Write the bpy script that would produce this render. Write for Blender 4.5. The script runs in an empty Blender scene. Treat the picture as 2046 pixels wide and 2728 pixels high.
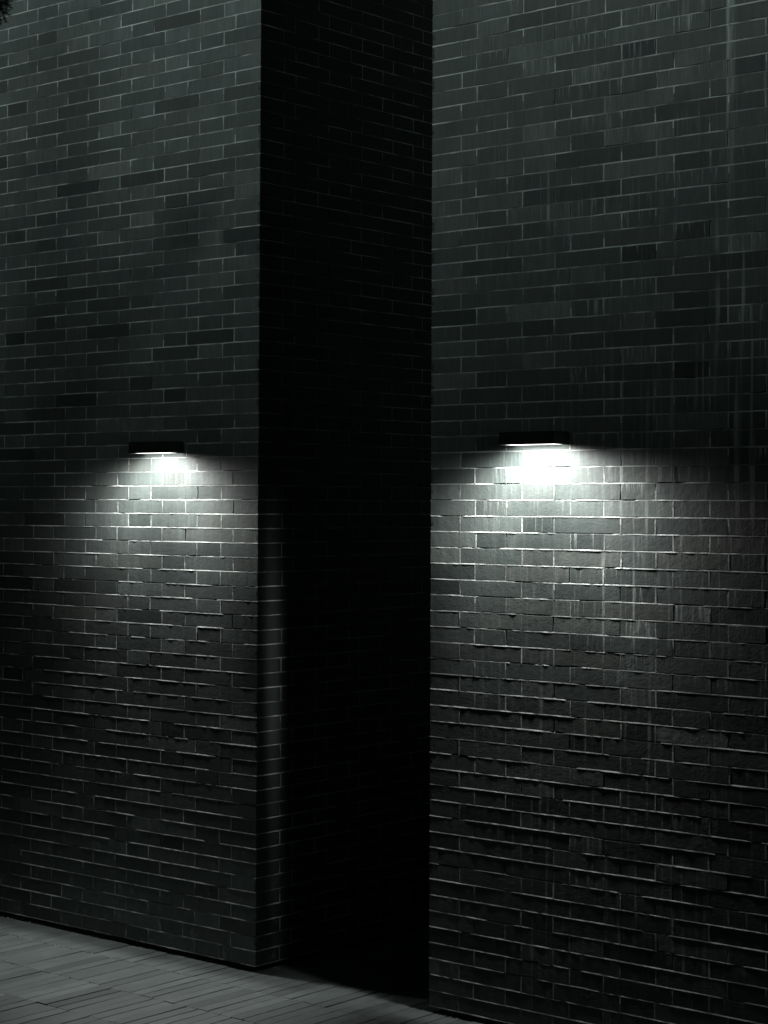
import bpy, math, random
from mathutils import Vector, Matrix, noise as mnoise

rng = random.Random(7)
scene = bpy.context.scene
COL = scene.collection
c = 0.064                 # course height, metres
H = 2.38928 * c           # half a stretcher
NG = 64.45                # courses from datum line down to the paving
GAP = 15.372 * c          # clear width between the two towers
RY = -0.154 * c           # front plane of the second tower
GAP_SHADE = 0.36                # shade of the gap put into the return-face brick tone
TOPN = -34                # top course of the towers
J = 0.0046                # joint width


def Z(n):
    return (NG - n) * c


# ------------------------------------------------------------------ helpers
def mesh_obj(name, verts, faces, mats, parent=None, fmat=None, cols=None, smooth=False):
    me = bpy.data.meshes.new(name)
    me.from_pydata(verts, [], faces)
    for m in mats:
        me.materials.append(m)
    if fmat is not None:
        me.polygons.foreach_set('material_index', fmat)
    if cols is not None:
        at = me.attributes.new('tone', 'FLOAT_COLOR', 'POINT')
        flat = []
        for q in cols:
            flat.extend((q[0], q[1], q[2], 1.0))
        at.data.foreach_set('color', flat)
    if smooth:
        me.polygons.foreach_set('use_smooth', [True] * len(me.polygons))
    me.update()
    ob = bpy.data.objects.new(name, me)
    COL.objects.link(ob)
    if parent is not None:
        ob.parent = parent
        ob.matrix_parent_inverse = parent.matrix_world.inverted()
    return ob


def thing(name, label, cat, loc, group=None):
    o = bpy.data.objects.new(name, None)
    o.empty_display_size = 0.1
    COL.objects.link(o)
    o.location = loc
    o.matrix_world = Matrix.Translation(loc)
    o['label'] = label
    o['category'] = cat
    if group:
        o['group'] = group
    return o


class MB:
    """collects verts / faces / material indices / per-vertex tone"""
    def __init__(self):
        self.v, self.f, self.m, self.t = [], [], [], []

    def add(self, vs, fs, mi=0, tone=(0.5, 0, 0.5)):
        b = len(self.v)
        self.v.extend(vs)
        self.t.extend([tone] * len(vs))
        for q in fs:
            self.f.append(tuple(b + i for i in q))
            self.m.append(mi)

    def box(self, x0, x1, y0, y1, z0, z1, mi=0, tone=(0.5, 0, 0.5)):
        self.add([(x0, y0, z0), (x1, y0, z0), (x1, y1, z0), (x0, y1, z0),
                  (x0, y0, z1), (x1, y0, z1), (x1, y1, z1), (x0, y1, z1)],
                 [(3, 2, 1, 0), (4, 5, 6, 7), (0, 1, 5, 4), (1, 2, 6, 5), (2, 3, 7, 6), (3, 0, 4, 7)], mi, tone)

    def build(self, name, mats, parent=None, smooth=False):
        return mesh_obj(name, self.v, self.f, mats, parent, self.m, self.t, smooth)


# ------------------------------------------------------------------ materials
def new_mat(name):
    m = bpy.data.materials.new(name)
    m.use_nodes = True
    nt = m.node_tree
    for n in list(nt.nodes):
        nt.nodes.remove(n)
    out = nt.nodes.new('ShaderNodeOutputMaterial')
    b = nt.nodes.new('ShaderNodeBsdfPrincipled')
    nt.links.new(b.outputs[0], out.inputs[0])
    return m, nt, b


class NT:
    """small node-graph writer"""
    def __init__(self, nt):
        self.nt = nt

    def n(self, t, **kw):
        x = self.nt.nodes.new(t)
        for k, v in kw.items():
            setattr(x, k, v)
        return x

    def link(self, a, b):
        self.nt.links.new(a, b)

    def val(self, sock, v):
        if hasattr(v, 'is_output') or isinstance(v, bpy.types.NodeSocket):
            self.link(v, sock)
        else:
            sock.default_value = v

    def math(self, op, a, b=0.0, d=None, clamp=False):
        x = self.n('ShaderNodeMath', operation=op, use_clamp=clamp)
        self.val(x.inputs[0], a)
        self.val(x.inputs[1], b)
        if d is not None:
            self.val(x.inputs[2], d)
        return x.outputs[0]

    def noise(self, vec, scale, detail=2.0, rough=0.5, dist=0.0):
        x = self.n('ShaderNodeTexNoise')
        self.link(vec, x.inputs['Vector'])
        x.inputs['Scale'].default_value = scale
        x.inputs['Detail'].default_value = detail
        x.inputs['Roughness'].default_value = rough
        x.inputs['Distortion'].default_value = dist
        return x.outputs['Fac']

    def maprange(self, v, a, b, p, q, kind='SMOOTHSTEP'):
        x = self.n('ShaderNodeMapRange', interpolation_type=kind)
        self.val(x.inputs[0], v)
        for i, k in enumerate((a, b, p, q)):
            x.inputs[1 + i].default_value = k
        return x.outputs[0]

    def comb(self, x, y, z):
        k = self.n('ShaderNodeCombineXYZ')
        for i, s in enumerate((x, y, z)):
            self.val(k.inputs[i], s)
        return k.outputs[0]

    def mixrgb(self, f, a, b):
        x = self.n('ShaderNodeMix', data_type='RGBA')
        self.val(x.inputs[0], f)
        self.val(x.inputs[6], a)
        self.val(x.inputs[7], b)
        return x.outputs[2]


def mat_brick():
    m, nt, b = new_mat('glazed_dark_brick')
    g = NT(nt)
    pos = g.n('ShaderNodeTexCoord').outputs['Object']
    sep = g.n('ShaderNodeSeparateXYZ')
    g.link(pos, sep.inputs[0])
    X, Y, ZZ = sep.outputs
    A = g.math('ADD', X, Y)                      # distance along whichever face
    at = g.n('ShaderNodeAttribute', attribute_name='tone')
    ts = g.n('ShaderNodeSeparateColor')
    g.link(at.outputs['Color'], ts.inputs[0])
    tone, strk, rnd = ts.outputs
    course = g.math('FLOOR', g.math('DIVIDE', ZZ, c))
    # mottling inside each brick
    n1 = g.noise(pos, 9.0, 4.0, 0.6)
    n2 = g.noise(pos, 160.0, 2.0, 0.6)
    # soft vertical wash-down marks, reset at every brick
    v1 = g.comb(g.math('MULTIPLY', A, 55.0), g.math('MULTIPLY', rnd, 91.0), g.math('MULTIPLY', ZZ, 5.0))
    w1 = g.noise(v1, 1.0, 3.0, 0.65)
    # fine pale drip lines, per brick
    v2 = g.comb(g.math('MULTIPLY', g.math('ADD', A, g.math('MULTIPLY', g.math('SUBTRACT', n1, 0.5), 0.02)), 95.0), g.math('MULTIPLY', rnd, 37.0), g.math('MULTIPLY', ZZ, 6.0))
    w2 = g.noise(v2, 1.0, 2.0, 0.5)
    drip = g.maprange(w2, 0.54, 0.72, 0.0, 1.0)
    inb = g.math('FRACT', g.math('ADD', g.math('DIVIDE', ZZ, c), 0.55))
    drip = g.math('MULTIPLY', drip, g.math('ADD', 0.35, g.math('MULTIPLY', inb, 0.8)))
    # long runs crossing many courses
    v3 = g.comb(g.math('MULTIPLY', A, 48.0), 3.3, g.math('MULTIPLY', ZZ, 1.2))
    w3 = g.noise(v3, 1.0, 2.0, 0.5)
    run = g.maprange(w3, 0.58, 0.70, 0.0, 1.0)
    n3 = g.noise(pos, 2.2, 2.0, 0.5)
    runm = g.math('MULTIPLY', run, g.maprange(n3, 0.40, 0.60, 0.0, 1.0))
    # region of the heavy mineral runs: far part of the second tower
    reg = g.maprange(X, GAP + 0.05, GAP + 0.85, 0.10, 1.0)
    drips = g.math('MULTIPLY', g.math('MULTIPLY', drip, strk), g.math('ADD', reg, 0.10))
    runs = g.math('MULTIPLY', g.math('MULTIPLY', runm, reg), g.math('ADD', 0.35, g.math('MULTIPLY', rnd, 0.8)))
    # one broad pale band of efflorescence high up
    bandx = g.math('ABSOLUTE', g.math('SUBTRACT', X, g.math('ADD', GAP + 1.385, g.math('MULTIPLY', g.math('SUBTRACT', w1, 0.5), 0.02))))
    band = g.math('MULTIPLY', g.maprange(bandx, 0.006, 0.026, 1.0, 0.0), g.maprange(ZZ, 2.7, 4.4, 0.0, 1.0))
    band = g.math('MULTIPLY', band, g.maprange(w1, 0.34, 0.62, 0.25, 1.0))
    # pale dusty smears in the lowest courses
    sm = g.math('MULTIPLY', g.maprange(g.noise(pos, 14.0, 5.0, 0.7), 0.55, 0.75, 0.0, 1.0), g.maprange(ZZ, 0.2, 0.9, 1.0, 0.0))
    f = g.math('MULTIPLY', tone, g.math('ADD', 0.66, g.math('MULTIPLY', n1, 0.50)))
    f = g.math('MULTIPLY', f, g.math('ADD', 0.86, g.math('MULTIPLY', n2, 0.28)))
    f = g.math('MULTIPLY', f, g.math('ADD', 0.66, g.math('MULTIPLY', w1, 0.68)))
    f = g.math('ADD', f, g.math('MULTIPLY', drips, 0.8))
    f = g.math('ADD', f, g.math('MULTIPLY', runs, 0.85))
    f = g.math('ADD', f, g.math('MULTIPLY', band, 0.85))
    f = g.math('ADD', f, g.math('MULTIPLY', sm, 0.55))
    ramp = g.n('ShaderNodeValToRGB')
    ramp.color_ramp.elements[0].position = 0.0
    ramp.color_ramp.elements[0].color = (0.013, 0.021, 0.0205, 1)
    ramp.color_ramp.elements[1].position = 1.3 / 1.5
    ramp.color_ramp.elements[1].color = (0.34, 0.395, 0.375, 1)
    e = ramp.color_ramp.elements.new(0.5 / 1.5)
    e.color = (0.108, 0.133, 0.126, 1)
    g.link(g.math('DIVIDE', f, 1.5), ramp.inputs[0])
    # a few bricks fired to a browner tone
    warm = g.n('ShaderNodeMix', data_type='RGBA', blend_type='MULTIPLY')
    g.link(g.maprange(rnd, 0.72, 1.0, 0.0, 0.8, 'LINEAR'), warm.inputs[0])
    g.link(ramp.outputs[0], warm.inputs[6])
    warm.inputs[7].default_value = (1.07, 0.98, 0.965, 1)
    g.link(warm.outputs[2], b.inputs['Base Color'])
    r = g.math('ADD', 0.36, g.math('MULTIPLY', n1, 0.24))
    r = g.math('ADD', r, g.math('MULTIPLY', g.math('ADD', drips, runs), 0.2))
    g.link(r, b.inputs['Roughness'])
    b.inputs['Specular IOR Level'].default_value = 0.42
    # skin of the brick: pimples, dimples and long waves
    h = g.math('ADD', g.math('MULTIPLY', g.noise(pos, 135.0, 3.0, 0.6), 0.75),
               g.math('MULTIPLY', g.noise(pos, 45.0, 2.0, 0.5), 0.9))
    bp = g.n('ShaderNodeBump')
    bp.inputs['Strength'].default_value = 0.21
    bp.inputs['Distance'].default_value = 0.004
    g.link(h, bp.inputs['Height'])
    g.link(bp.outputs[0], b.inputs['Normal'])
    return m


def mat_mortar():
    m, nt, b = new_mat('pale_mortar')
    g = NT(nt)
    pos = g.n('ShaderNodeTexCoord').outputs['Object']
    n1 = g.noise(pos, 7.0, 4.0, 0.65)
    n2 = g.noise(pos, 110.0, 3.0, 0.6)
    sep = g.n('ShaderNodeSeparateXYZ')
    g.link(pos, sep.inputs[0])
    A = g.math('ADD', sep.outputs[0], sep.outputs[1])
    crs = g.math('FLOOR', g.math('DIVIDE', sep.outputs[2], c))
    seg = g.noise(g.comb(g.math('MULTIPLY', A, 4.5), g.math('MULTIPLY', crs, 7.31), 0.0), 1.0, 3.0, 0.6)
    f = g.math('ADD', g.math('MULTIPLY', g.maprange(seg, 0.37, 0.66, 0.0, 1.0), 0.80), g.math('MULTIPLY', g.math('SUBTRACT', n1, 0.35), 0.5))
    f = g.math('ADD', f, g.math('MULTIPLY', g.math('SUBTRACT', n2, 0.4), 0.5), None, True)
    col = g.mixrgb(f, (0.10, 0.118, 0.114, 1), (0.64, 0.70, 0.68, 1))
    g.link(col, b.inputs['Base Color'])
    b.inputs['Roughness'].default_value = 0.9
    bp = g.n('ShaderNodeBump')
    bp.inputs['Strength'].default_value = 0.5
    bp.inputs['Distance'].default_value = 0.003
    g.link(g.noise(pos, 260.0, 3.0, 0.6), bp.inputs['Height'])
    g.link(bp.outputs[0], b.inputs['Normal'])
    return m


def mat_simple(name, col, rough, col2=None, scale=30.0, bump=0.0, metallic=0.0):
    m, nt, b = new_mat(name)
    g = NT(nt)
    pos = g.n('ShaderNodeTexCoord').outputs['Object']
    nn = g.noise(pos, scale, 4.0, 0.6)
    col2 = col2 or tuple(k * 1.5 for k in col)
    g.link(g.mixrgb(nn, (*col, 1), (*col2, 1)), b.inputs['Base Color'])
    b.inputs['Roughness'].default_value = rough
    b.inputs['Metallic'].default_value = metallic
    if bump:
        bp = g.n('ShaderNodeBump')
        bp.inputs['Strength'].default_value = bump
        bp.inputs['Distance'].default_value = 0.004
        g.link(g.noise(pos, scale * 4, 3.0, 0.6), bp.inputs['Height'])
        g.link(bp.outputs[0], b.inputs['Normal'])
    return m


def mat_paver():
    m, nt, b = new_mat('clay_paver')
    g = NT(nt)
    pos = g.n('ShaderNodeTexCoord').outputs['Object']
    sep = g.n('ShaderNodeSeparateXYZ')
    g.link(pos, sep.inputs[0])
    at = g.n('ShaderNodeAttribute', attribute_name='tone')
    ts = g.n('ShaderNodeSeparateColor')
    g.link(at.outputs['Color'], ts.inputs[0])
    n1 = g.noise(pos, 3.2, 4.0, 0.6)
    n2 = g.noise(pos, 25.0, 4.0, 0.65)
    n3 = g.noise(pos, 420.0, 2.0, 0.6)
    f = g.math('MULTIPLY', ts.outputs[0], g.math('ADD', 0.58, g.math('MULTIPLY', n1, 0.84)))
    f = g.math('MULTIPLY', f, g.math('ADD', 0.72, g.math('MULTIPLY', n2, 0.56)))
    f = g.math('MULTIPLY', f, g.math('ADD', 0.70, g.math('MULTIPLY', n3, 0.60)))
    spot = g.maprange(g.noise(pos, 60.0, 1.0, 0.5), 0.69, 0.77, 0.0, 1.0)
    f = g.math('ADD', f, g.math('MULTIPLY', spot, 0.25))
    g.link(g.mixrgb(f, (0.016, 0.023, 0.022, 1), (0.215, 0.262, 0.250, 1)), b.inputs['Base Color'])
    g.link(g.math('ADD', 0.48, g.math('MULTIPLY', n2, 0.3)), b.inputs['Roughness'])
    bp = g.n('ShaderNodeBump')
    bp.inputs['Strength'].default_value = 0.35
    bp.inputs['Distance'].default_value = 0.002
    g.link(g.math('ADD', n3, g.math('MULTIPLY', n2, 0.8)), bp.inputs['Height'])
    g.link(bp.outputs[0], b.inputs['Normal'])
    return m


BRICK = mat_brick()
MORTAR = mat_mortar()
PAVER = mat_paver()
PLINTH = mat_simple('dark_render', (0.030, 0.036, 0.035), 0.85, (0.055, 0.062, 0.06), 22.0, 0.4)
BLACK = mat_simple('black_painted_metal', (0.020, 0.023, 0.023), 0.36, (0.030, 0.033, 0.033), 60.0, 0.05)
SOIL = mat_simple('dark_soil', (0.020, 0.022, 0.020), 0.95, (0.045, 0.048, 0.045), 6.0, 0.4)
SAND = mat_simple('joint_sand', (0.005, 0.006, 0.006), 0.95, (0.018, 0.020, 0.019), 90.0, 0.5)
GRIT = mat_simple('pale_grit', (0.20, 0.22, 0.21), 0.8, (0.45, 0.48, 0.46), 200.0)
NEEDLE = mat_simple('conifer_needles', (0.010, 0.016, 0.013), 0.5, (0.028, 0.038, 0.030), 40.0)
BARK = mat_simple('conifer_bark', (0.045, 0.040, 0.034), 0.9, (0.09, 0.08, 0.07), 30.0, 0.6)


def mat_lens(name, strength):
    m, nt, b = new_mat(name)
    b.inputs['Base Color'].default_value = (0.8, 0.82, 0.8, 1)
    b.inputs['Emission Color'].default_value = (1.0, 0.99, 0.96, 1)
    b.inputs['Emission Strength'].default_value = strength
    return m


LENS = mat_lens('frosted_lens', 4.0)


# ------------------------------------------------------------------ brickwork
def nz(x, y, z=0.0):
    return mnoise.noise(Vector((x, y, z)))


def wave(n, a, s):
    """courses are never perfectly level: mm-size wander of the bed line"""
    return 0.0011 * nz(a * 0.9, n * 0.35, s) + 0.0007 * nz(a * 5.0, n * 1.7, s + 9)


def brick(mb, place, flip, a0, a1, n, s, prot, tone, fine):
    """one brick between bed lines n and n+1, from a0 to a1 along the face"""
    j = J * 0.5 * rng.uniform(0.75, 1.15)
    L = a1 - a0
    if fine:
        na, nh = max(3, int(L / 0.028)), 2
    else:
        na, nh = 1, 1
    tl, tv = rng.gauss(0, 0.00026), rng.gauss(0, 0.00022)
    rot = rng.gauss(0, 0.0005)
    la, ra = a0 + j * rng.uniform(.8, 1.2), a1 - j * rng.uniform(.8, 1.2)
    per = []
    for i in range(na):
        per.append((i / na, 0.0, 0, -1))
    for i in range(nh):
        per.append((1.0, i / nh, 1, 0))
    for i in range(na):
        per.append((1 - i / na, 1.0, 0, 1))
    for i in range(nh):
        per.append((0.0, 1 - i / nh, -1, 0))
    jit = 0.00045 if fine else 0.0
    base = []
    for (u, v, nx, ny) in per:
        a = la + (ra - la) * u
        zt = Z(n) + wave(n, a, s) - j
        zb = Z(n + 1) + wave(n + 1, a, s) + j
        z = zb + (zt - zb) * v + rot * (u - .5)
        ja, jz = rng.gauss(0, jit), rng.gauss(0, jit)
        if rng.random() < 0.035 and fine:            # chipped arris
            jz += (-1 if v > .5 else 1) * rng.uniform(0.001, 0.0028)
        d = prot + tl * (u - .5) + tv * (v - .5)
        corner = 0.0007 if (u in (0.0, 1.0) and v in (0.0, 1.0)) else 0.0
        base.append((a + ja, z + jz, d, u, v, corner))
    vs = []
    ac, zc = (la + ra) / 2, (Z(n) + Z(n + 1)) / 2
    be = rng.uniform(0.0006, 0.0012)
    for (ins, dep) in ((0.0, 0.012), (0.0, be * 1.25), (be * 0.3, be * 0.35), (be, 0.0)):
        for (a, z, d, u, v, k) in base:
            q = ins + k
            aa = a + (q if u == 0.0 else (-q if u == 1.0 else 0.0))
            zz = z + (q if v == 0.0 else (-q if v == 1.0 else 0.0))
            vs.append(place(aa, d + dep, zz))
    N = len(per)
    fs = []
    for r in range(3):
        for i in range(N):
            k = (i + 1) % N
            fs.append((r * N + i, r * N + k, (r + 1) * N + k, (r + 1) * N + i))
    fs.append(tuple(3 * N + i for i in range(N)))
    if flip:
        fs = [tuple(reversed(q)) for q in fs]
    mb.add(vs, fs, 0, tone)


def face(mb, place, flip, length, n0, n1, typ, s, fine, chain=None, dark=1.0):
    """Flemish bond; typ(n) True when a header meets the corner at a = 0"""
    for n in range(n0, n1):
        hd = typ(n)
        first = H if hd else 1.5 * H
        a, k = 0.0, 0
        head = not hd
        while a < length:
            if k == 0:
                w = first
                isH = hd
                head = (not hd)                      # what follows
            else:
                w = H if head else 2 * H
                isH = head
                head = not head
            # slight bond irregularity
            nx = a + w
            e = nx + (rng.gauss(0, 0.0016) if fine else 0)
            if k == 0 and chain is not None and n in chain:
                tone = chain[n][0]
                prot = rng.uniform(-0.0012, 0.0016)
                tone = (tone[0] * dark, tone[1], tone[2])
            else:
                t = rng.gauss(0.50, 0.085)
                q = rng.random()
                if q < 0.07:
                    t *= rng.uniform(0.45, 0.75)
                elif q < 0.12:
                    t *= rng.uniform(1.15, 1.35)
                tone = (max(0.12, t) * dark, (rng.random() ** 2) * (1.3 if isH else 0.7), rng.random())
                q = rng.random()
                prot = rng.gauss(0, 0.00016)
                if q < 0.10:
                    prot -= rng.uniform(0.0002, 0.0006)   # stands proud
                elif q < 0.17:
                    prot += rng.uniform(0.0002, 0.0007)
                prot = max(-0.0045, min(0.0026, prot))
            if k == 0 and chain is not None:
                chain[n] = (tone, prot)
            start = a if k == 0 else pe
            brick(mb, place, flip, start + (0.0004 - J * .5 if k == 0 else 0), e, n, s, prot, tone, fine)
            # upright joint
            r0, r1 = [rng.gauss(-0.0005 if n > 40 else -0.0002, 0.0005) for _ in (0, 1)]
            if rng.random() < 0.16:
                r0 += 0.004
                r1 += 0.004
            zt, zb = Z(n), Z(n + 1)
            hw = J * 0.62
            zm = (zt + zb) / 2
            q = [place(e - hw, r0, zb), place(e + hw, r0, zb), place(e + hw, (r0 + r1) / 2, zm),
                 place(e - hw, (r0 + r1) / 2, zm), place(e - hw, r1, zt), place(e + hw, r1, zt)]
            fs = [(0, 1, 2, 3), (3, 2, 5, 4)]
            if flip:
                fs = [tuple(reversed(p)) for p in fs]
            mb.add(q, fs, 1)
            pe = e
            a = nx
            k += 1
    # bed joints: struck, weathered mortar, leaning out towards the brick below
    step = 0.022 if fine else 0.12
    m = int(length / step)
    for n in range(n0, n1 + 1):
        vs, fs = [], []
        off = rng.uniform(0, 100)
        for i in range(m + 1):
            a = i * step
            w = wave(n, a, s)
            g1 = nz(a * 5.6 + off, n * 3.7, s)
            g2 = nz(a * 19.0 + off, n * 5.1, s + 4)
            g3 = nz(a * 45.0 + off, n * 1.3, s + 8)
            rt = 0.0009 + 0.0008 * g1 + 0.0005 * g3
            rb = -0.0004 - 0.00035 * min(1.0, max(0.0, (n - 40) / 10)) + 0.0006 * g1 + 0.0009 * g2 + 0.0012 * g3
            if g1 > 0.28:                              # washed-out length
                q = min(1.0, (g1 - 0.28) / 0.06)
                rb += 0.0028 * q
                rt += 0.0030 * q
            if g2 > 0.42:                              # smeared over the arris
                rb -= 0.0010
            h = J * 0.5
            vs.append(place(a, rt, Z(n) + w + h * 1.15))
            vs.append(place(a, (rt + rb) * .5 - 0.0003, Z(n) + w + h * (0.1 + 0.5 * g3)))
            vs.append(place(a, rb, Z(n) + w - h * 1.1))
            vs.append(place(a, 0.013, Z(n) + w - h * 1.15))
        for i in range(m):
            b = i * 4
            for r in range(3):
                fs.append((b + r, b + r + 1, b + r + 5, b + r + 4))
        if flip:
            fs = [tuple(reversed(q)) for q in fs]
        mb.add(vs, fs, 1)


def tower(label, x_edge, y_front, sign, width, depth, odd):
    """sign -1: the tower runs to -X from its corner edge; +1: to +X"""
    t = thing('brick_tower', label, 'brick building', (x_edge + sign * width / 2, y_front, 0.0))
    mb = MB()
    s = 3.0 if sign < 0 else 41.0
    nb = 64
    chain = {}
    # front face, measured from the corner
    pf = lambda a, d, z: (x_edge + sign * a, y_front + d, z)
    ps = lambda a, d, z: (x_edge + sign * d, y_front + a, z)
    typ = (lambda n: n % 2 == 0) if not odd else (lambda n: n % 2 == 1)
    vis = 2.05 if sign < 0 else 1.75
    face(mb, pf, sign < 0, width, -9, nb, typ, s, True, chain)
    face(mb, pf, sign < 0, width, TOPN, -9, typ, s, False, chain)
    face(mb, ps, sign > 0, 1.6 if sign < 0 else 0.8, -9, nb, lambda n: not typ(n), s + 17, True, chain, GAP_SHADE)
    face(mb, ps, sign > 0, 1.6 if sign < 0 else 0.8, TOPN, -9, lambda n: not typ(n), s + 17, False, chain, GAP_SHADE)
    # rest of the return face, plainer
    off = 1.6 if sign < 0 else 0.8
    # solid core, mortar coloured, 4 mm behind the brick faces
    x0, x1 = sorted((x_edge + sign * 0.0062, x_edge + sign * (width - 0.02)))
    mb.box(x0, x1, y_front + 0.0062, y_front + depth, Z(nb) + 0.001, Z(TOPN) + 0.02, 1)
    mb.build('brickwork', [BRICK, MORTAR], t)
    # recessed dark foot of the wall
    pl = MB()
    r = 0.5 * c
    x0, x1 = sorted((x_edge + sign * r, x_edge + sign * (width - 0.05)))
    zs = [-0.02, 0.012, Z(nb) + 0.002]
    nseg = 60
    vs, fs = [], []
    for i in range(nseg + 1):
        x = x0 + (x1 - x0) * i / nseg
        for k, z in enumerate(zs):
            vs.append((x, y_front + r + (0.004 * nz(x * 6, k * 3.0, s) - (0.006 if k == 0 else 0)), z))
    for i in range(nseg):
        for k in range(2):
            b = i * 3 + k
            fs.append((b, b + 3, b + 4, b + 1))
    pl.add(vs, fs)
    pl.box(x0, x1, y_front + r + 0.008, y_front + depth - 0.02, -0.02, Z(nb) + 0.0005)
    pl.build('recessed_base', [PLINTH], t)
    return t


tower('dark brick tower whose shadowed return face forms the side of the black gap', 0.0, 0.0, -1, 4.4, 4.0, False)
tower('dark brick tower streaked with pale mineral runs beyond the black gap', GAP, RY, 1, 3.6, 4.0, True)


# ------------------------------------------------------------------ lamps
def make_lamp(label, xl, xr, y, ztop, zbot, dep, power, hot, front, gapside, other):
    t = thing('wall_lamp', label, 'wall lamp', ((xl + xr) / 2, y, zbot), 'box wall lamps')
    w = 0.003
    mb = MB()
    yb, yf = y - 0.0015, y - dep

    def ring(q, z):
        return [(xl + q, yf + q, z), (xr - q, yf + q, z), (xr - q, yb - q * 0, z), (xl + q, yb, z)]
    b = 0.0008
    # folded sheet-metal box, open below: outer skin, lip, inner skin, ceiling
    rings = [ring(b, ztop), ring(0, ztop - b), ring(0, zbot + b), ring(b * .6, zbot), ring(w, zbot), ring(w, zbot + 0.012)]
    vs = [p for r in rings for p in r]
    fs = [(3, 2, 1, 0)[::-1]]
    for r in range(5):
        for i in range(4):
            k = (i + 1) % 4
            fs.append((r * 4 + k, r * 4 + i, (r + 1) * 4 + i, (r + 1) * 4 + k))
    fs.append(tuple(20 + i for i in range(4))[::-1])
    mb.add(vs, fs)
    mb.build('housing', [BLACK], t)
    ln = MB()
    zl = zbot + 0.0012
    q = 0.004
    ln.box(xl + q, xr - q, yf + q, yb - q, zl, zl + 0.006)
    ln.build('lens', [LENS], t)
    # the light it throws: an area lamp just under the lens, with the photometric
    # web of a shielded wall-washer (less towards the wall, a bright scallop at the lens)
    L = bpy.data.lights.new('lamp_light', 'AREA')
    L.shape = 'RECTANGLE'
    L.size = (xr - xl) - 0.03
    L.size_y = dep * 0.60
    L.energy = power
    L.color = (1.0, 0.965, 0.945)
    L.use_nodes = True
    nt = L.node_tree
    for n in list(nt.nodes):
        nt.nodes.remove(n)
    g = NT(nt)
    out = g.n('ShaderNodeOutputLight')
    em = g.n('ShaderNodeEmission')
    geo = g.n('ShaderNodeNewGeometry')
    sp = g.n('ShaderNodeSeparateXYZ')
    g.link(geo.outputs['Incoming'], sp.inputs[0])
    a = g.math('MAXIMUM', sp.outputs[1], 0.0)
    a2 = g.math('MULTIPLY', a, a)
    den = g.math('ADD', 1.0, g.math('MULTIPLY', a2, WEB))
    f = g.math('DIVIDE', 1.0, g.math('MULTIPLY', den, den))
    f = g.math('ADD', f, hot)
    # batwing along the wall, shielded sideways away from it, recessed-lens cut-off
    lx = g.math('ABSOLUTE', sp.outputs[0])
    side = g.maprange(g.math('MULTIPLY', sp.outputs[0], gapside), -0.1, 0.1, other, 1.0)
    near = g.maprange(sp.outputs[1], 0.055, 0.135, 0.0, 1.0)
    bat = g.math('MULTIPLY', g.math('MULTIPLY', near, g.math('MULTIPLY', g.maprange(lx, 0.1, 0.62, 0.0, 1.0), g.math('SUBTRACT', 1.0, g.math('MULTIPLY', side, g.maprange(lx, 0.80, 0.97, 0.0, 1.0))))), BAT)
    shl = g.math('MULTIPLY', g.math('SUBTRACT', 1.0, near), g.maprange(lx, 0.37, 0.60, 0.0, SHIELD))
    shl = g.math('MULTIPLY', shl, side)
    nad = g.math('MULTIPLY', g.math('SUBTRACT', 1.0, near), g.maprange(lx, 0.12, 0.34, NADIR, 0.0))
    f = g.math('MULTIPLY', f, g.math('SUBTRACT', g.math('SUBTRACT', g.math('ADD', 1.0, bat), shl), nad))
    f = g.math('MULTIPLY', f, g.maprange(g.math('MULTIPLY', sp.outputs[1], -1.0), 0.0, 0.05, 1.0, front))
    f = g.math('MULTIPLY', f, g.maprange(g.math('MULTIPLY', sp.outputs[1], -1.0), 0.30, 0.65, 1.0, 0.08))
    f = g.math('MULTIPLY', f, g.maprange(g.math('MULTIPLY', sp.outputs[2], -1.0), 0.0, 0.42, 0.0, 1.0))
    g.link(f, em.inputs['Strength'])
    g.link(em.outputs[0], out.inputs[0])
    lo = bpy.data.objects.new('lamp_light', L)
    COL.objects.link(lo)
    lo.matrix_world = Matrix.Translation(((xl + xr) / 2, yf + 0.004 + dep * 0.31, zbot + 0.0006))
    lo.parent = t
    lo.matrix_parent_inverse = t.matrix_world.inverted()
    return t


WEB, BAT, SHIELD, NADIR = 9.5, 1.7, 0.97, 0.0
make_lamp('black box wall lamp with the smaller glow, beside the tower corner and the gap',
          -11.42 * c, -7.40 * c, 0.0, Z(27.86), Z(28.68), 1.62 * c, 17.8, 0.012, 2.2, 1.0, 0.6)
make_lamp('black box wall lamp with the larger glow, on the streaked brick tower',
          21.95 * c, 26.02 * c, RY, Z(27.88), Z(28.66), 1.60 * c, 20.5, 0.040, 0.18, -1.0, 0.15)


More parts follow.
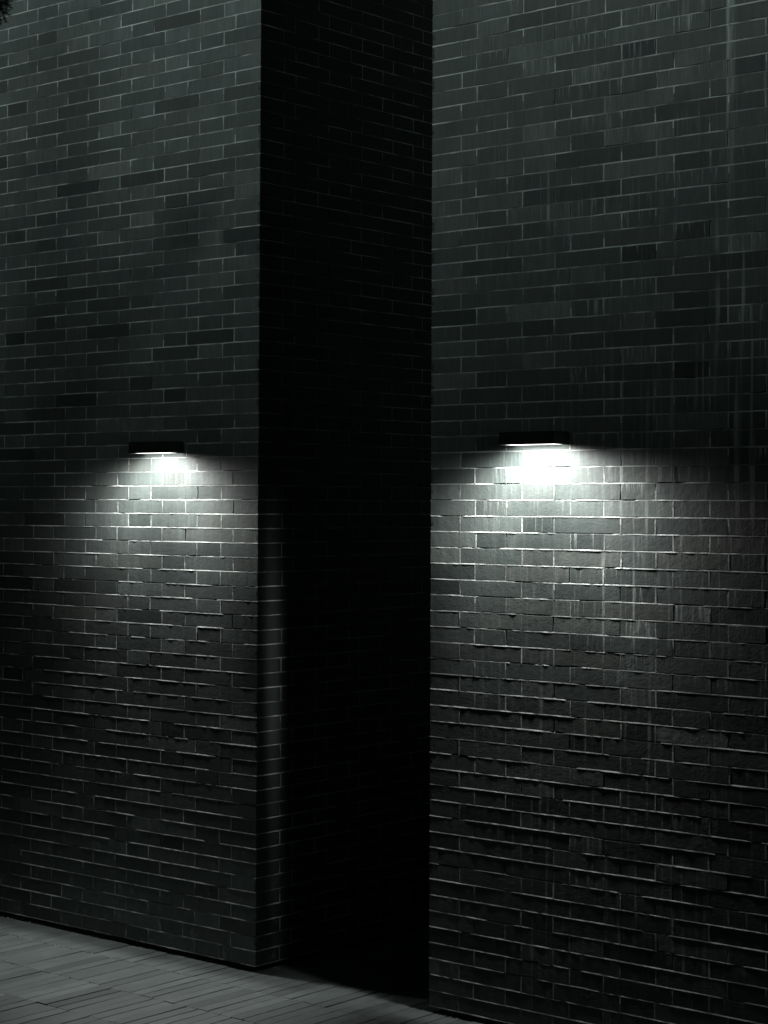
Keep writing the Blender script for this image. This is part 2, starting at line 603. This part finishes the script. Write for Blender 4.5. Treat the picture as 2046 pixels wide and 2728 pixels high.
# ------------------------------------------------------------------ paving
def paving():
    mb = MB()
    PW, PL = 1.02 * c, 5.66 * c
    sand = MB()
    for row in range(-3, 17):
        y1 = 2.13 * c - row * PL + 5.66 * c * 0
        y0 = y1 - PL
        fine = row < 6
        x = -72 * c + rng.uniform(0, PW)
        lim = 62 * c
        rj = rng.uniform(0.0005, 0.0014)
        while x < lim:
            w = PW * rng.gauss(1.0, 0.012)
            j0, j1 = rng.uniform(0.0016, 0.0036), rng.uniform(0.0016, 0.0036)
            if rng.random() < 0.12:
                j1 = 0.0004
            dz = rng.gauss(0, 0.0009)
            tx, ty = rng.gauss(0, 0.0009), rng.gauss(0, 0.0009)
            t = max(0.1, rng.gauss(0.50, 0.055))
            if rng.random() < 0.1:
                t *= 0.7
            a0, a1 = x + j0, x + w - j1
            b0, b1 = y0 + rj + rng.uniform(0, 0.0012), y1 - rj - rng.uniform(0, 0.0012)
            be = 0.0016
            vs = []
            for (ins, z) in ((0, -0.02), (0, -be), (be, 0.0)):
                for (u, v) in ((0, 0), (1, 0), (1, 1), (0, 1)):
                    px = (a0 + ins) if u == 0 else (a1 - ins)
                    py = (b0 + ins) if v == 0 else (b1 - ins)
                    vs.append((px + rng.gauss(0, .0002), py, z + (0 if z < -.01 else dz + tx * (u - .5) + ty * (v - .5))))
            fs = []
            for r in range(2):
                for i in range(4):
                    k = (i + 1) % 4
                    fs.append((r * 4 + i, r * 4 + k, (r + 1) * 4 + k, (r + 1) * 4 + i))
            fs.append((8, 9, 10, 11))
            mb.add(vs, fs, 0, (t, 0, rng.random()))
            x += w
    # joint sand bed, one sheet below the paver tops
    mb.add([(-73 * c, -90 * c, -0.0085), (63 * c, -90 * c, -0.0085), (63 * c, 20 * c, -0.0085), (-73 * c, 20 * c, -0.0085)],
           [(0, 1, 2, 3)], 1)
    ob = mb.build('pavement', [PAVER, SAND])
    ob['kind'] = 'structure'
    # pale grit caught in the cross joints and along the foot of the wall
    gr = MB()

    def stone(x, y, z, r):
        vs = []
        for (dx, dy, dz) in ((1, 0, 0), (-1, 0, 0), (0, 1, 0), (0, -1, 0), (0, 0, 1), (0, 0, -1)):
            k = r * rng.uniform(0.6, 1.3)
            vs.append((x + dx * k, y + dy * k, z + dz * k * 0.7))
        gr.add(vs, [(0, 2, 4), (2, 1, 4), (1, 3, 4), (3, 0, 4), (2, 0, 5), (1, 2, 5), (3, 1, 5), (0, 3, 5)])
    for row in range(0, 5):
        y = 2.13 * c - row * PL
        x = -30 * c
        while x < 18 * c:
            d = nz(x * 2.5, row * 7.0, 1.0)
            x += rng.uniform(0.004, 0.018) if d > -0.05 else rng.uniform(0.02, 0.12)
            stone(x, y + rng.gauss(0, 0.0022), -0.0005, rng.uniform(0.0014, 0.0036))
    for i in range(700):
        x = rng.uniform(-32 * c, 0)
        d = nz(x * 2.1, 3.0, 5.0)
        if d < -0.05:
            continue
        stone(x, 0.5 * c - abs(rng.gauss(0, 0.016)), 0.001, rng.uniform(0.0015, 0.0045))
    for i in range(70):                              # coarser litter blown against the foot of the wall
        stone(-30 * c + abs(rng.gauss(0, 7 * c)), 0.45 * c - abs(rng.gauss(0, 0.022)), 0.003, rng.uniform(0.003, 0.008))
    for i in range(140):
        x = GAP + abs(rng.gauss(0, 0.12))
        stone(x, RY + 0.4 * c - abs(rng.gauss(0, 0.02)), 0.001, rng.uniform(0.001, 0.003))
    go = gr.build('grit', [GRIT])
    go['kind'] = 'stuff'


paving()


# ------------------------------------------------------------------ terrain
def terrain():
    g = MB()
    R = 400.0
    # flat ground sheet with an unseen slope added behind the viewer to block the sun
    ys = [R, 30, 10, -7, -7.6, -8.4, -9.4, -10.4, -11.4, -12, -13, -18, -60, -R]
    zs = [-0.03, -0.03, -0.03, -0.03, 0.3, 2.2, 5.0, 8.0, 10.6, SUN_BLOCK_H, SUN_BLOCK_H - 0.2, SUN_BLOCK_H - 3.0, 1.0, -0.03]
    xs = [-R, -60, -30, -20, -14, -10, -6, -3, -1, 0.6, 2, 4, 6, 10, 14, 20, 30, 60, R]
    vs, fs = [], []
    for y, z in zip(ys, zs):
        for x in xs:
            k = (0.02 * nz(x * .2, y * .2, 2.0) + 0.21 * min(4.0, max(0.0, x + 0.4))) if z > 9 else 0.0
            vs.append((x, y, z + k))
    n = len(xs)
    for i in range(len(ys) - 1):
        for k in range(n - 1):
            fs.append((i * n + k, (i + 1) * n + k, (i + 1) * n + k + 1, i * n + k + 1))
    g.add(vs, fs)
    o = g.build('ground_added_slope', [SOIL])
    o['kind'] = 'structure'


SUN_BLOCK_H = 11.64  # crest height of the added sun-blocking slope
terrain()


# ------------------------------------------------------------------ conifer
def conifer():
    cx, cy = TREE
    t = thing('conifer_tree', 'dark conifer with short stiff needles, one clipped clump reaching in at the top corner', 'tree', (cx, cy, 0.0))
    tr = MB()
    K = 9
    top = 5.8
    prof = [(0, .075), (.3, .062), (1.5, .055), (3.0, .048), (4.2, .042), (5.2, .02), (top, .006)]
    vs, fs = [], []
    for i, (z, r) in enumerate(prof):
        ox, oy = 0.03 * nz(z, 1.0), 0.03 * nz(z, 8.0)
        for k in range(K):
            a = 2 * math.pi * k / K
            q = r * (1 + .12 * nz(k * 1.3, z * 3))
            vs.append((cx + ox + q * math.cos(a), cy + oy + q * math.sin(a), z))
    for i in range(len(prof) - 1):
        for k in range(K):
            j = (k + 1) % K
            fs.append((i * K + k, i * K + j, (i + 1) * K + j, (i + 1) * K + k))
    tr.add(vs, fs)
    cr = MB()
    R = random.Random(21)
    def limb(p, q, r):
        d = (Vector(q) - Vector(p)).normalized()
        s = d.orthogonal().normalized()
        u = d.cross(s)
        vs = []
        for (o, k) in ((Vector(p), r), (Vector(q), r * .35)):
            for a in range(5):
                t_ = 2 * math.pi * a / 5
                vs.append(tuple(o + (s * math.cos(t_) + u * math.sin(t_)) * k))
        tr.add(vs, [(a, (a + 1) % 5, 5 + (a + 1) % 5, 5 + a) for a in range(5)])

    def shoot(p, d, length):
        d = d.normalized()
        s = d.orthogonal().normalized()
        u = d.cross(s)
        nn = int(length / 0.0011)
        vs, fs = [], []
        for i in range(nn):
            tt = (i + R.random()) / nn
            o = p + d * (length * tt)
            a = R.uniform(0, 2 * math.pi)
            rad = s * math.cos(a) + u * math.sin(a)
            dirn = (rad * R.uniform(.7, 1.0) + d * R.uniform(.5, .95)).normalized()
            ln = R.uniform(0.010, 0.017)
            side = dirn.cross(rad if abs(dirn.dot(rad)) < .98 else d).normalized() * 0.0008
            b = len(vs)
            vs += [tuple(o + side), tuple(o - side), tuple(o + dirn * ln * .6 - side * .9), tuple(o + dirn * ln), tuple(o + dirn * ln * .6 + side * .9)]
            fs.append((b, b + 1, b + 2, b + 3, b + 4))
        cr.add(vs, fs)
    # boughs end in tight clipped clumps; one of them leans into view
    cl = Vector(CLUMP)
    ctr = [(cl, 0.056, 0.088, 220)]
    for f, dz in ((0.32, 0.02), (0.5, -0.05), (0.62, 0.06), (0.76, -0.02)):
        q = Vector((cx, cy, cl.z - 0.1)).lerp(cl, f)
        ctr.append((q + Vector((R.uniform(-.08, .08), R.uniform(-.08, .08), dz)), 0.06, 0.06, 70))
    for i in range(30):
        z = 4.15 + 1.75 * (i / 29)
        az = i * 2.39996
        d = (0.10 + 0.34 * (1 - i / 29) ** 0.8) * R.uniform(.75, 1.05)
        ctr.append((Vector((cx + math.cos(az) * d, cy + math.sin(az) * d, z)), 0.085, 0.075, 80))
    for (q0, rh, rv, cnt) in ctr:
        st = Vector((cx, cy, q0.z - 0.18))
        mid = st.lerp(q0, 0.55) + Vector((0, 0, -0.03))
        limb(st, mid, 0.011)
        limb(mid, q0, 0.007)
        for k in range(cnt):
            while True:
                q = Vector((R.uniform(-1, 1), R.uniform(-1, 1), R.uniform(-1, 1)))
                if q.length < 1:
                    break
            o = q0 + Vector((q.x * rh, q.y * rh, q.z * rv))
            shoot(o, q + Vector((R.gauss(0, .3), R.gauss(0, .3), R.gauss(-.2, .3))), R.uniform(.02, .036))
    tr.build('trunk', [BARK], t, True)
    cr.build('crown', [NEEDLE], t)


# ------------------------------------------------------------------ camera (solved from the brick bond)
F, YAW, PITCH, ROLL = 5090.55, -0.700279634657533, 0.021103204206855575, 0.004182684687223331
CAM = Vector((91.5312 * c, -95.162 * c, (NG - 32.42935) * c))
fwd0 = Vector((math.sin(YAW), math.cos(YAW), 0))
right0 = Vector((math.cos(YAW), -math.sin(YAW), 0))
up0 = Vector((0, 0, 1))
fwd = fwd0 * math.cos(PITCH) + up0 * math.sin(PITCH)
up = up0 * math.cos(PITCH) - fwd0 * math.sin(PITCH)
rt = right0 * math.cos(ROLL) + up * math.sin(ROLL)
up = up * math.cos(ROLL) - right0 * math.sin(ROLL)
cd = bpy.data.cameras.new('camera')
cd.sensor_fit = 'HORIZONTAL'
cd.sensor_width = 36.0
cd.lens = 36.0 * F / 2046.0
cd.shift_y = -122.14 / 2046.0
cd.clip_start = 0.05
cd.clip_end = 2000.0
co = bpy.data.objects.new('camera', cd)
COL.objects.link(co)
M = Matrix((rt, up, -fwd)).transposed().to_4x4()
co.matrix_world = Matrix.Translation(CAM) @ M
scene.camera = co

# crown of the conifer stands just outside the frame at the top corner
ray = (fwd * F + rt * (30 - 1023) - up * (20 - 1364 + 122.14)).normalized()
tip = CAM + ray * 8.4
tpos = tip - rt * 1.45
TREE = (tpos.x, tpos.y)
ray2 = (fwd * F + rt * (-14 - 1023) - up * (6 - 1364 + 122.14)).normalized()
CLUMP = tuple(CAM + ray2 * 8.4)
conifer()

# ------------------------------------------------------------------ dusk light
SUN_EL, SUN_AZ = math.radians(28.6), math.radians(-5.0)   # azimuth measured from -Y, negative = towards -X
sd = bpy.data.lights.new('sun', 'SUN')
sd.energy = 3.85
sd.angle = math.radians(22.5)
sd.color = (0.87, 1.0, 0.97)
so = bpy.data.objects.new('sun', sd)
COL.objects.link(so)
to_sun = Vector((math.sin(SUN_AZ) * math.cos(SUN_EL), -math.cos(SUN_AZ) * math.cos(SUN_EL), math.sin(SUN_EL)))
so.rotation_euler = to_sun.to_track_quat('Z', 'Y').to_euler()
so.location = (0, -6, 9)

w = bpy.data.worlds.new('World')
scene.world = w
w.use_nodes = True
nt = w.node_tree
for n in list(nt.nodes):
    nt.nodes.remove(n)
g = NT(nt)
sky = g.n('ShaderNodeTexSky', sky_type='NISHITA')
sky.sun_disc = False
sky.sun_elevation = SUN_EL
sky.sun_rotation = math.atan2(to_sun.x, to_sun.y)
hs = g.n('ShaderNodeHueSaturation')
hs.inputs['Saturation'].default_value = 0.25
g.link(sky.outputs[0], hs.inputs['Color'])
bg = g.n('ShaderNodeBackground')
bg.inputs['Strength'].default_value = 0.0016
g.link(hs.outputs[0], bg.inputs['Color'])
ow = g.n('ShaderNodeOutputWorld')
g.link(bg.outputs[0], ow.inputs[0])

# ------------------------------------------------------------------ output
vs_ = scene.view_settings
vs_.view_transform = 'Standard'
vs_.look = 'None'
vs_.exposure = 0.0
vs_.gamma = 1.0
scene.render.resolution_x = 768
scene.render.resolution_y = 1024
scene.cycles.max_bounces = 6
